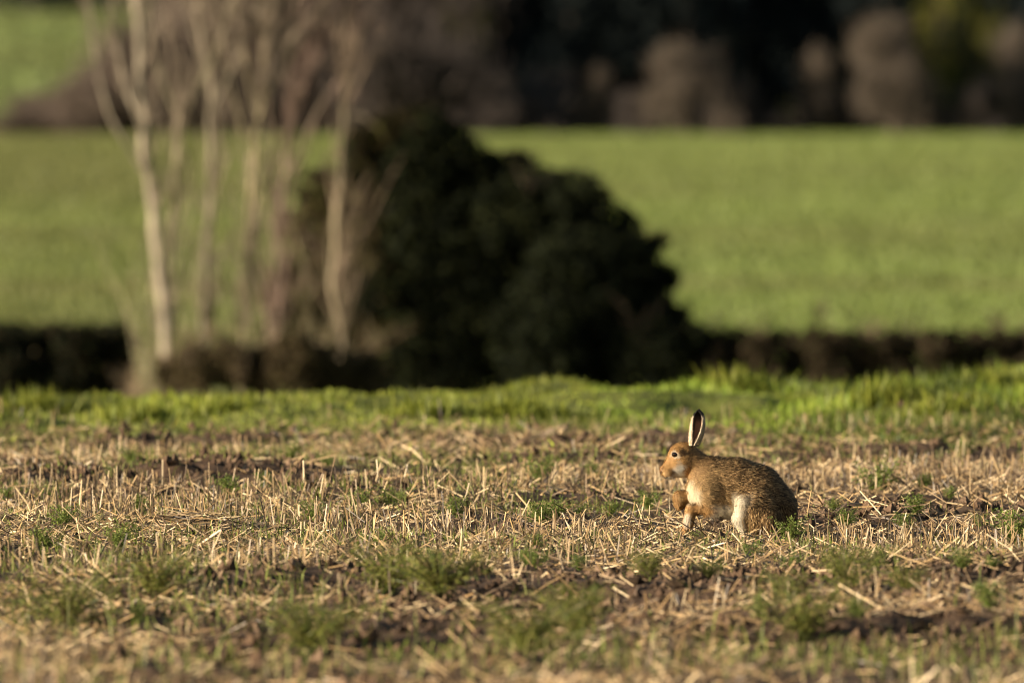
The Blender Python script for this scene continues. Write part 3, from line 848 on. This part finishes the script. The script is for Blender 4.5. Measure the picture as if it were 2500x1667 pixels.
def bare_tree(label, D, trunk, tr, branches, fans, col, twcol=(.175, .137, .098)):
    P_ = rooted(trunk, D)
    t = thing('bare_tree', label, 'tree', (0, 0, 0), 0, 'bare trees in the hedge line')
    base = np.array([P_[0][0], D, P_[0][2]]); t.location = base
    V, F, C = tube(np.array(P_) - base, np.interp(np.linspace(0, 1, len(P_)), [0, .06, 1], [tr * .85, tr * .6, tr * .36]), col)
    tk = mesh('trunk', V, F, M_bark, C, t, True)
    for bp, r0, r1 in branches:
        dd = np.cumsum(np.r_[0, rng.normal(size=len(bp) - 1) * .12])
        V, F, C = tube(np.array([at(px, py, D) + np.array([0, o_, 0]) for (px, py), o_ in zip(bp, dd)]) - base, np.linspace(r0, r1, len(bp)) * .6, np.array(col) * .85, 6)
        mesh('branch', V, F, M_bark, C, tk, True)
    tw = []
    for (px, py, n, sp, ln, up, lean) in fans:
        tw += fan(at(px, py, D) - base, max(2, int(n * .6)), sp * .8, ln * 1.8, up, lean, .0075, twcol, 2)
    for q in P_[2:]:
        if rng.random() < .75: tw += fan(q - base, 3, .22, .55, 1.1, .12, .008, np.array(twcol) * 1.15, 1)
    for _ in range(2):
        g = P_[0] - base + np.array([rng.normal() * .22, rng.normal() * .2, .1])
        tw += fan(g, 2, .12, 1.15, 1.2, .02, .008, np.array([.26, .22, .13]), 2)
    V, F, C = join(tw)
    mesh('twigs', V, F, M_twig, C, t)['kind'] = 'stuff'
    return t
PALE = (.28, .235, .17)
bare_tree('thickest pale bare tree, leftmost of the hedge line, its trunk curving', 149.0,
          [(408, 880), (396, 733), (377, 561), (364, 446), (351, 319), (340, 160), (336, 0), (330, -300), (322, -700)], .082,
          [([(362, 350), (338, 285), (300, 200), (280, 60), (270, -120)], .035, .012), ([(358, 430), (310, 350), (275, 300), (255, 242), (236, 166), (222, 40), (200, -100)], .03, .01), ([(338, 150), (370, 40), (395, -120)], .03, .01)],
          [(240, 180, 9, .25, .5, 1, -.15), (270, 20, 8, .3, .5, 1, 0), (338, 0, 10, .35, .5, 1, .2), (300, 230, 5, .35, .4, 1, -.2), (375, 830, 8, .25, .3, 1, .1)], PALE)
bare_tree('slender pale bare tree close behind the thickest trunk, forking left', 150.2,
          [(415, 880), (408, 700), (418, 574), (425, 446), (430, 331)], .052,
          [([(430, 340), (440, 300), (408, 223), (376, 147), (360, 0), (340, -200)], .04, .015), ([(430, 335), (470, 240), (520, 150), (560, 40), (600, -150)], .03, .01)],
          [(380, 160, 10, .3, .5, 1, -.1), (440, 300, 6, .3, .5, 1, .2), (520, 150, 12, .4, .5, 1, .2), (415, 840, 10, .3, .35, 1, 0)], (.22, .19, .12))
bare_tree('upright bare tree, third from the left in the hedge line, forking high', 150.8,
          [(500, 900), (502, 797), (500, 638), (512, 497), (521, 383), (517, 255), (508, 160), (490, 0), (480, -300)], .055,
          [([(516, 280), (560, 190), (600, 100), (650, -40), (700, -200)], .03, .01), ([(512, 200), (470, 90), (440, -60)], .025, .01), ([(440, 570), (490, 480), (560, 390), (600, 360)], .012, .008)],
          [(510, 160, 14, .4, .5, 1, .1), (560, 190, 12, .4, .5, 1, .3), (490, 20, 10, .4, .5, 1, 0), (500, 820, 14, .3, .4, 1, 0), (600, 100, 14, .5, .5, 1, .3)], (.20, .168, .12))
bare_tree('twin stemmed yellowish bare tree in the middle of the hedge line', 149.6,
          [(592, 900), (593, 800), (594, 700), (602, 574), (614, 446), (630, 319), (640, 255), (646, 140), (650, -60)], .046,
          [([(612, 800), (618, 640), (634, 480), (632, 330), (612, 220), (590, 90), (560, -80)], .035, .012), ([(640, 250), (700, 150), (760, 60), (820, -60)], .025, .009), ([(600, 340), (570, 230), (540, 120)], .02, .008)],
          [(640, 230, 16, .4, .5, 1, .15), (700, 150, 14, .45, .55, 1, .35), (600, 220, 12, .4, .5, 1, -.2), (640, 100, 14, .5, .5, 1, .1), (590, 830, 16, .35, .45, 1, 0), (640, 330, 8, .4, .5, 1, .4)], (.24, .20, .115))
bare_tree('pinkish bare tree with a V shaped foot, right of the twin stemmed one', 150.4,
          [(672, 900), (671, 842), (684, 733), (677, 606), (676, 561), (690, 446), (704, 357), (730, 230), (780, 90), (850, -80)], .05,
          [([(668, 850), (645, 740), (622, 640), (614, 520), (626, 380), (640, 250)], .032, .012), ([(678, 560), (668, 440), (662, 330), (650, 200), (655, 30)], .03, .01), ([(690, 446), (740, 340), (800, 230), (870, 110), (930, -20)], .026, .008)],
          [(700, 360, 16, .35, .5, 1, .25), (740, 340, 7, .35, .4, 1, .5), (800, 230, 7, .35, .4, 1, .6), (680, 580, 10, .35, .5, 1, .15), (664, 330, 10, .35, .5, 1, 0), (672, 830, 18, .35, .45, 1, 0), (730, 230, 14, .5, .5, 1, .3)], (.23, .175, .125), (.17, .115, .09))
bare_tree('lone bare stem, rightmost of the hedge line, in front of the brown bush', 148.4,
          [(838, 930), (834, 797), (815, 702), (820, 574), (830, 446), (836, 319), (843, 255), (850, 180)], .055,
          [([(835, 800), (812, 740), (800, 640), (806, 540)], .02, .01), ([(840, 290), (880, 275), (915, 310)], .018, .006)],
          [(842, 250, 8, .4, .3, .6, .2), (815, 700, 4, .4, .4, 1, .6), (838, 820, 8, .4, .4, 1, 0)], (.23, .185, .12), (.13, .095, .065))

# evergreen bushes
def clumps_px(lst, D, dep):
    out = []
    for px, py, r in lst:
        c = at(px, py, D); out.append([c[0], c[1] + random.uniform(-dep, dep), c[2], r * D / FPX])
    return out
DARK = [(.008, .010, .0045), (.011, .014, .005), (.006, .008, .004)]  # evergreen leaf colours, darkened to hold the deep shade on bushes and hedge
def bush(name, label, cat, D, blobs, n, size, cols, twn=0, twcol=(.17, .115, .07), dep=.4, spread=.45, group=None, core=True):
    cl_ = np.array(clumps_px(blobs, D, dep)); base = np.array([cl_[:, 0].mean(), D, float(H(cl_[:, 0].mean(), D))])
    t = thing(name, label, cat, tuple(base), 0, group)
    sub = []
    for c in cl_:
        for _ in range(9):
            d = rng.normal(size=3); d /= np.linalg.norm(d)
            sub.append([*(c[:3] + d * c[3] * .72), c[3] * random.uniform(.28, .45)])
    P_ = np.concatenate([crown_pts(int(n * .5), cl_, .4), crown_pts(int(n * .5), sub, spread)])
    g = H(P_[:, 0], P_[:, 1]); P_ = P_[P_[:, 2] > g]
    V, F, C = leaves(P_ - base, size * (.7 + .6 * rng.random(len(P_))), pick(len(P_), cols, .3))
    mesh('foliage', V, F, M_ever, C, t)['kind'] = 'stuff'
    st = []
    for c in cl_[: 10]:
        foot = np.array([base[0] * .6 + c[0] * .4, D, base[2]])
        st.append(tube(np.array([foot - base, (foot + c[:3]) / 2 - base + rng.normal(size=3) * .06, c[:3] - base]), [.035, .026, .01], (.12, .09, .06), 5))
    mesh('stems', *[st_ for st_ in join(st)][:2], M_bark, join(st)[2], t, True)
    if twn:
        tw = []
        for _ in range(twn):
            c = cl_[random.randrange(len(cl_))]
            tw += fan(c[:3] - base + rng.normal(size=3) * c[3] * .5, 5, .5, c[3] * 1.1, .7, .2, .006, twcol, 1)
        mesh('twigs', *join(tw)[:2], M_twig, join(tw)[2], t)['kind'] = 'stuff'
    return t
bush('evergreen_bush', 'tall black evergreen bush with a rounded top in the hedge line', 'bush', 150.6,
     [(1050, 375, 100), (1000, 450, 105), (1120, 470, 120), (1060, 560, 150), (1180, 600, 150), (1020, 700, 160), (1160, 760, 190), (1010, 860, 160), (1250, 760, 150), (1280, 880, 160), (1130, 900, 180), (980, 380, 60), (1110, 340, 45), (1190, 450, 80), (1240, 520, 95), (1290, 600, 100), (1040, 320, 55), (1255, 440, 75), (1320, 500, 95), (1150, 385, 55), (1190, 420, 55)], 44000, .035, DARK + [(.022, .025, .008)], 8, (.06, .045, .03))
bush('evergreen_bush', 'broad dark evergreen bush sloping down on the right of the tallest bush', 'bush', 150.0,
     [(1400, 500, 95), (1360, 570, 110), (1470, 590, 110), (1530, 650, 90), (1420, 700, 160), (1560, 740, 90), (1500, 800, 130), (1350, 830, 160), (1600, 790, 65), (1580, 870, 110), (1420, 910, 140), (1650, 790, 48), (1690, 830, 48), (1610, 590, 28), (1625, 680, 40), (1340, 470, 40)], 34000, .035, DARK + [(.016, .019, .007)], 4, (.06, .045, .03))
bush('sunlit_brown_bush', 'sunlit brown and olive bush on the left flank of the tallest evergreen', 'bush', 151.1,  # twiggy left side of the bush, its sunlight put into the brown leaves
     [(880, 390, 70), (930, 330, 60), (990, 310, 55), (900, 480, 105), (820, 560, 100), (900, 620, 120), (770, 660, 100), (860, 740, 130), (740, 780, 110), (840, 860, 130), (950, 560, 110), (1040, 290, 45), (960, 780, 130), (930, 890, 120), (700, 870, 80), (950, 430, 80), (750, 560, 70), (790, 470, 65), (700, 720, 75), (960, 330, 60), (900, 360, 60), (920, 460, 90), (880, 560, 100), (900, 700, 120)], 26000, .034,
     [(.075, .056, .026), (.055, .046, .016), (.095, .070, .034), (.05, .048, .014)], 14, (.07, .05, .03), .3, .6)
bush('bramble', 'low dark bramble thicket at the foot of the bare trees', 'bramble', 147.9,
     [(480, 900, 60), (560, 890, 60), (640, 910, 60), (720, 890, 80), (800, 910, 70), (420, 920, 50), (880, 920, 70)], 9000, .03, [(.06, .045, .022), (.045, .036, .014), (.085, .062, .034)], 40, (.12, .085, .05), .35, .7)
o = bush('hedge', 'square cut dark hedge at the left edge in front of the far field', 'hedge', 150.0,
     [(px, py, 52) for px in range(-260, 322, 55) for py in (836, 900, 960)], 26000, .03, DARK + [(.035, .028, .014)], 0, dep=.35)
o = bush('hedge', 'low uneven brown hedge running right from the evergreen bushes', 'hedge', 150.0,
     [(px, 846 + random.uniform(-6, 6) + max(0, px - 2200) * .03, 48) for px in range(1660, 2760, 48)] + [(px, 930, 60) for px in range(1660, 2760, 60)], 30000, .028, [(.040, .030, .016), (.03, .024, .012), (.06, .043, .025)], 60, (.11, .075, .05), .4)
# pale dry tuft at the foot of the thickest trunk
c = at(362, 905, 148.6); n = 260
gz_ = float(H(c[0], c[1]))
P_ = np.stack([rng.normal(size=n) * .16, rng.normal(size=n) * .12, np.full(n, c[2] - gz_ - .08) * rng.random(n)], 1)
V, F, C = blades(P_, .25 + .2 * rng.random(n), .007 + .005 * rng.random(n), pick(n, [(.32, .24, .14), (.27, .19, .12), (.2, .15, .09)]), 1.8)
o = mesh('dry_grass_tuft', V, F, M_straw, C); o.location = (c[0], c[1], gz_)
tag(o, 'pale dry grass tuft at the foot of the thickest bare trunk', 'grass tuft')

# ------------------------------------------------------------------ far boundary: bare shrubs and the dark wood
far_protos = {}
def far_tree(kind, var):
    if (kind, var) in far_protos: return far_protos[(kind, var)]
    n = {'bare': 5200, 'dim': 4200, 'pale': 5200, 'dark': 5200, 'lit': 2600}[kind]
    cl_ = []
    for _ in range(24 if kind in ('dark', 'lit', 'bare') else 14):
        a = random.uniform(0, 6.28); zz = random.uniform(.12 if kind in ('bare', 'dim', 'pale') else .08, .9); rr_ = .40 * math.sqrt(max(.05, 1 - (2 * zz - .85) ** 2)) * math.sqrt(random.uniform(.0, .8))
        if kind in ('dim', 'pale'):
            zz = random.uniform(.05, .95) ** 1.3; rr_ = (.62 - .45 * zz) * math.sqrt(random.random()) * 1.1
        cl_.append([math.cos(a) * rr_, math.sin(a) * rr_, zz, random.uniform(.10, .24)])
    P_ = crown_pts(n, cl_, .6 if kind in ('dark', 'lit') else 1.0) + rng.normal(size=(n, 3)) * (.02 if kind in ('dark', 'lit') else .055); P_ = P_[P_[:, 2] > .0]
    cols = {'bare': [(.135, .10, .08), (.165, .125, .097), (.10, .078, .062)], 'dim': [(.07, .056, .050), (.088, .070, .060), (.055, .046, .042)], 'pale': [(.135, .105, .077), (.11, .087, .065), (.085, .068, .055)], 'dark': [(.020, .026, .026), (.027, .034, .030), (.014, .019, .020)], 'lit': [(.10, .10, .02), (.07, .08, .018), (.14, .125, .03)]}[kind]  # dark leaves are tinted blue in place of haze over the wood
    t = thing('shrub' if kind in ('bare', 'dim', 'pale') else 'tree', 'x', 'tree')
    V, F, C = tube(np.array([[0, 0, -.03], [.01, 0, .3], [0, .01, .75]]), [.03, .022, .008], (.13, .10, .075), 6)
    mesh('trunk', V, F, M_bark, C, t, True)
    if kind in ('bare', 'dim', 'pale'):
        d = rng.normal(size=(len(P_), 3)) * .35 + np.array([0, 0, 1.]); d[:, :2] += P_[:, :2] * 1.2; d /= np.linalg.norm(d, axis=1, keepdims=True)
        V, F, C = prisms(P_ - d * .05, P_ + d * .05, .0045, .002, pick(len(P_), cols, .3))
        mesh('crown', V, F, M_twig, C, t)
    else:
        V, F, C = leaves(P_, .022, pick(len(P_), cols, .3))
        mesh('crown', V, F, M_ever, C, t)
    t.children[-1]['kind'] = 'stuff'
    far_protos[(kind, var)] = t
    t['fresh'] = 1
    return t
def place_far(kind, px, D, hgt, wid, name, label, cat, group=None, var=0, sink=.1):
    p = far_tree(kind, var)
    if 'fresh' in p: del p['fresh']; t = p
    else: t = copy_tree(p)
    t.name = name
    for k_ in ('group',):
        if k_ in t: del t[k_]
    tag(t, label, cat, group)
    xx = (px - 1250) / FPX * D
    t.location = (xx, D, float(H(xx, D)) - sink); t.scale = (wid, wid, hgt); t.rotation_euler = (0, 0, random.uniform(0, 6.28))
pxm = lambda D: D / FPX
hed = [(70, 45, 130), (140, 80, 150), (215, 115, 170), (300, 150, 190), (390, 215, 220), (480, 290, 240), (580, 350, 260), (690, 420, 300), (800, 430, 300), (910, 440, 300), (1010, 430, 280)]
ordw = ['lowest bare brown shrub at the left tip of the far hedge', 'second lowest bare brown shrub from the left tip of the far hedge', 'low bare brown shrub of the far hedge seen left of the thickest trunk', 'bare brown shrub of the far hedge seen behind the thickest trunk',
        'bare brown shrub of the far hedge between the thickest and third trunks', 'bare brown shrub of the far hedge behind the third trunk from the left', 'tall bare brown shrub of the far hedge behind the twin stemmed tree', 'tall bare brown shrub of the far hedge right of the pinkish tree',
        'tall bare brown shrub of the far hedge above the brown bush', 'tall bare brown shrub above the left shoulder of the black bush', 'tall bare brown shrub where the far hedge meets the wood']
for k, (px, hp_, wp) in enumerate(hed):
    D = 501 + 2 * (k % 2)
    place_far('bare' if px < 650 else 'dim', px, D, hp_ * pxm(D) * 1.3, wp * 2.0 * pxm(D), 'shrub', ordw[k], 'shrub', 'bare shrubs of the far hedge', k % 3)
sh = [(1185, 150, 150, 'dim bare shrub at the wood edge above the tallest black bush'), (1330, 110, 140, 'low dim bare shrub at the wood edge left of a paler one'), (1440, 150, 130, 'pale bare shrub at the wood edge above the broad evergreen bush'),
      (1690, 215, 220, 'largest pale bare shrub at the wood edge, straight above the hare'), (1840, 150, 170, 'grey bare shrub at the wood edge right of the largest pale one'), (2005, 190, 150, 'tan bare shrub at the wood edge above the rump of the hare'),
      (2180, 270, 250, 'tall pinkish bare shrub in the wood edge, third from the right'), (2262, 60, 70, 'smallest tan bush on the field edge before the wood'), (2465, 240, 200, 'pale bare shrub at the right end of the wood edge'), (2370, 110, 130, 'dim low bare shrub left of the one at the right end'),
      (1570, 120, 140, 'dim bare shrub at the wood edge between the two palest ones'), (2090, 120, 130, 'dim bare shrub at the wood edge between tan and pinkish ones')]
for k, (px, hp_, wp, lab) in enumerate(sh):
    D = 498. + (k % 3)
    place_far('dim' if ' dim ' in ' ' + lab or 'grey' in lab else 'pale' if lab.startswith(('pale', 'largest', 'smallest', 'tan', 'tall')) else 'bare', px, D, hp_ * pxm(D) * 1.1, wp * pxm(D), 'shrub', lab, 'shrub', 'bare shrubs along the wood edge', k % 3)
k = 0
front_words = ['evergreen tree at the left end of the wood, beside the olive leafy tree', 'evergreen tree of the wood rising above the tallest black bush', 'evergreen tree of the wood above the gap between the two black bushes', 'evergreen tree of the wood above the broad evergreen bush',
               'evergreen tree of the wood left of the largest pale shrub', 'evergreen tree of the wood right behind the largest pale shrub', 'evergreen tree of the wood behind the grey bare shrub', 'evergreen tree of the wood behind the tan bare shrub',
               'evergreen tree of the wood beside the tall pinkish shrub', 'evergreen tree of the wood behind the sunlit yellow green tree', 'evergreen tree at the right end of the wood in view']
for px in range(930, 2580, 150):
    D = 510 + (k * 7 % 5); hg = random.uniform(6.5, 9.0)
    place_far('dark', px + random.uniform(-25, 25), D, hg, random.uniform(4.8, 6.0), 'evergreen_tree', 'dark ' + front_words[k], 'tree', 'dark evergreen trees of the wood', k % 3, .2); k += 1
for px in range(860, 3000, 170):
    D = 516 + (k * 7 % 5)
    place_far('dark', px + random.uniform(-25, 25), D, random.uniform(9, 11), random.uniform(5.4, 6.6), 'evergreen_tree', 'tall dark evergreen tree in the back row of the shaded wood', 'tree', 'dark evergreen trees of the wood', k % 3, .2); k += 1
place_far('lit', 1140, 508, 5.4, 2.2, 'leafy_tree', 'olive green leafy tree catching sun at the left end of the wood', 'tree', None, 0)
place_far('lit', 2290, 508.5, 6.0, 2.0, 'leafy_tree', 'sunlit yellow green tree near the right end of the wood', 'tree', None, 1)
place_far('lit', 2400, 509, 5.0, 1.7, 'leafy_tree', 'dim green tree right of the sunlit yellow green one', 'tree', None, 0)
for k, px in enumerate(range(-120, 700, 100)):
    place_far('dark', px, 905 + k % 2 * 4, random.uniform(7, 9), random.uniform(4, 5), 'evergreen_tree', 'dark tree of the distant wood along the top of the upper left field', 'tree', 'trees of the distant wood at upper left', k % 3, .2)
